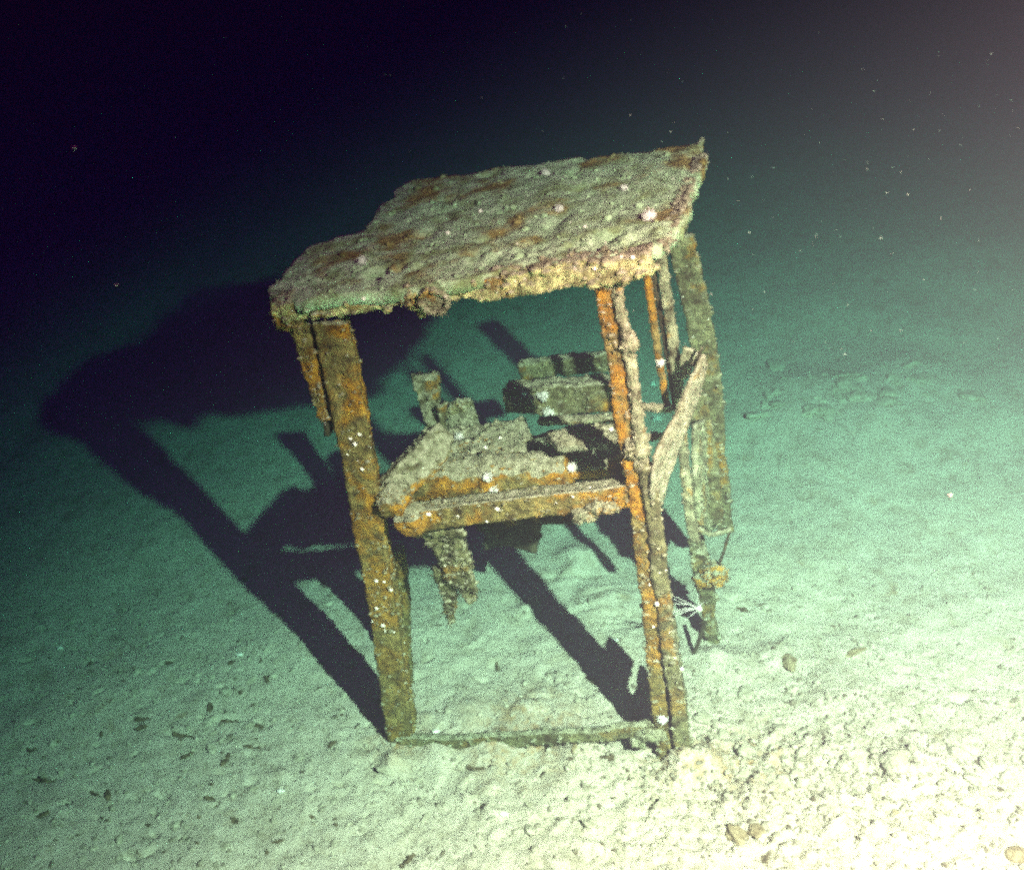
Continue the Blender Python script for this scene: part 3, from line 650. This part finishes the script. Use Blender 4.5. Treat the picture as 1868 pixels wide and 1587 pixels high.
for _ in range(140):
    px = rs.uniform(20, 1200); py = rs.uniform(1180, 1580)
    if py > 1400 or px < 640:
        k += 1; stone(px, py, .005+.016*rs.random()**2.5, 'tiny silty stone on the open seabed left of and below the frame', 'loose stones on the open seabed', 100+k, None, (1.3, .9, .5))
for _ in range(60):
    px = rs.gauss(1560, 95); py = 735-(px-1560)*.12+rs.gauss(0, 24)
    k += 1; stone(px, py, .014+.034*rs.random()**2, 'pale silt covered stone on the low mound far behind the frame', 'stones on the far mound', 400+k, None, (1.2, .9, .28))
for _ in range(40):
    px = rs.uniform(20, 640); py = rs.uniform(1180, 1560)
    k += 1; stone(px, py, .005+.010*rs.random()**2, 'tiny dark crumb on the green silt in the left foreground', 'dark crumbs in the left foreground', 500+k, M['scrap'], (1.6, .8, .4))
# countless crumbs of shell and silt
m = MB(); rr = random.Random(33)
for _ in range(9000):
    if rr.random() < .5: px, py = rr.gauss(1450, 230), rr.gauss(1380, 90)
    else: px, py = rr.uniform(-40, 1900), rr.uniform(1040, 1620)
    if py < 900: continue
    g = atz(px, py); z = .0018+.008*rr.random()**3.5
    e = rr.random()*6.28; ca, sa = math.cos(e), math.sin(e); sx, sy, sz = z*rr.uniform(.7, 2), z*rr.uniform(.6, 1.2), z*rr.uniform(.4, .9); h0 = sea(g.x, g.y)+sz*.3
    vs = []
    for p in ICO[0]:
        j = rr.uniform(.7, 1.3); x, y = p[0]*sx*j, p[1]*sy*j; vs.append((g.x+x*ca-y*sa, g.y+x*sa+y*ca, h0+p[2]*sz*j))
    m.add(vs, ICO[1])
gr = m.build('rubble_crumbs', M['rubble']); gr['kind'] = 'stuff'; gr['label'] = 'fine crumbs of shell and silt strewn over the seabed'

# ------------------------------------------------------------------ drifting flakes in the water
def flake(p, r, label, group, sd):
    m = MB().blob((0, 0, 0), (r*1.6, r, r), 1, sd, .4); o = m.build('drifting_flake', M['snow']); o.location = p; tag(o, label, 'drifting flake', group)
flake(camv+ray(135, 270)*2.6, .005, 'bright elongated flake drifting in the black water at upper left', None, 1)
flake(camv+ray(212, 520)*2.6, .004, 'pale flake drifting left of the top plate corner', None, 2)
flake(camv+ray(1733, 903)*2.8, .004, 'white flake drifting over the silt at far right', None, 3)
for k in range(150):
    px, py = rs.uniform(1150, 1860), rs.uniform(20, 650)
    if k > 120: px, py = rs.uniform(30, 1100), rs.uniform(20, 300)
    flake(camv+ray(px, py)*rs.uniform(3.2, 4.8), (.0008+.0022*rs.random()**3), 'tiny pale flake drifting in the dark water above the seabed', 'flakes drifting in the dark water', k+10)

# ------------------------------------------------------------------ the sea water itself: even haze in one closed box
bm = bmesh.new(); bmesh.ops.create_cube(bm, size=1); me = bpy.data.meshes.new('haze'); bm.to_mesh(me); bm.free()
hz = bpy.data.objects.new('haze', me); col.objects.link(hz); hz.scale = (190, 160, 11.4); hz.location = (0, 45, -1.3)
hz['kind'] = 'stuff'
m = bpy.data.materials.new('sea_water'); m.use_nodes = True; nt = m.node_tree; nt.nodes.remove(nt.nodes['Principled BSDF'])
pv = nt.nodes.new('ShaderNodeVolumePrincipled'); nt.links.new(pv.outputs[0], nt.nodes['Material Output'].inputs['Volume'])
pv.inputs['Density'].default_value = .375; pv.inputs['Color'].default_value = (.020, .044, .052, 1)
pv.inputs['Absorption Color'].default_value = (0.0, .70, .52, 1); pv.inputs['Anisotropy'].default_value = .0
me.materials.append(m)
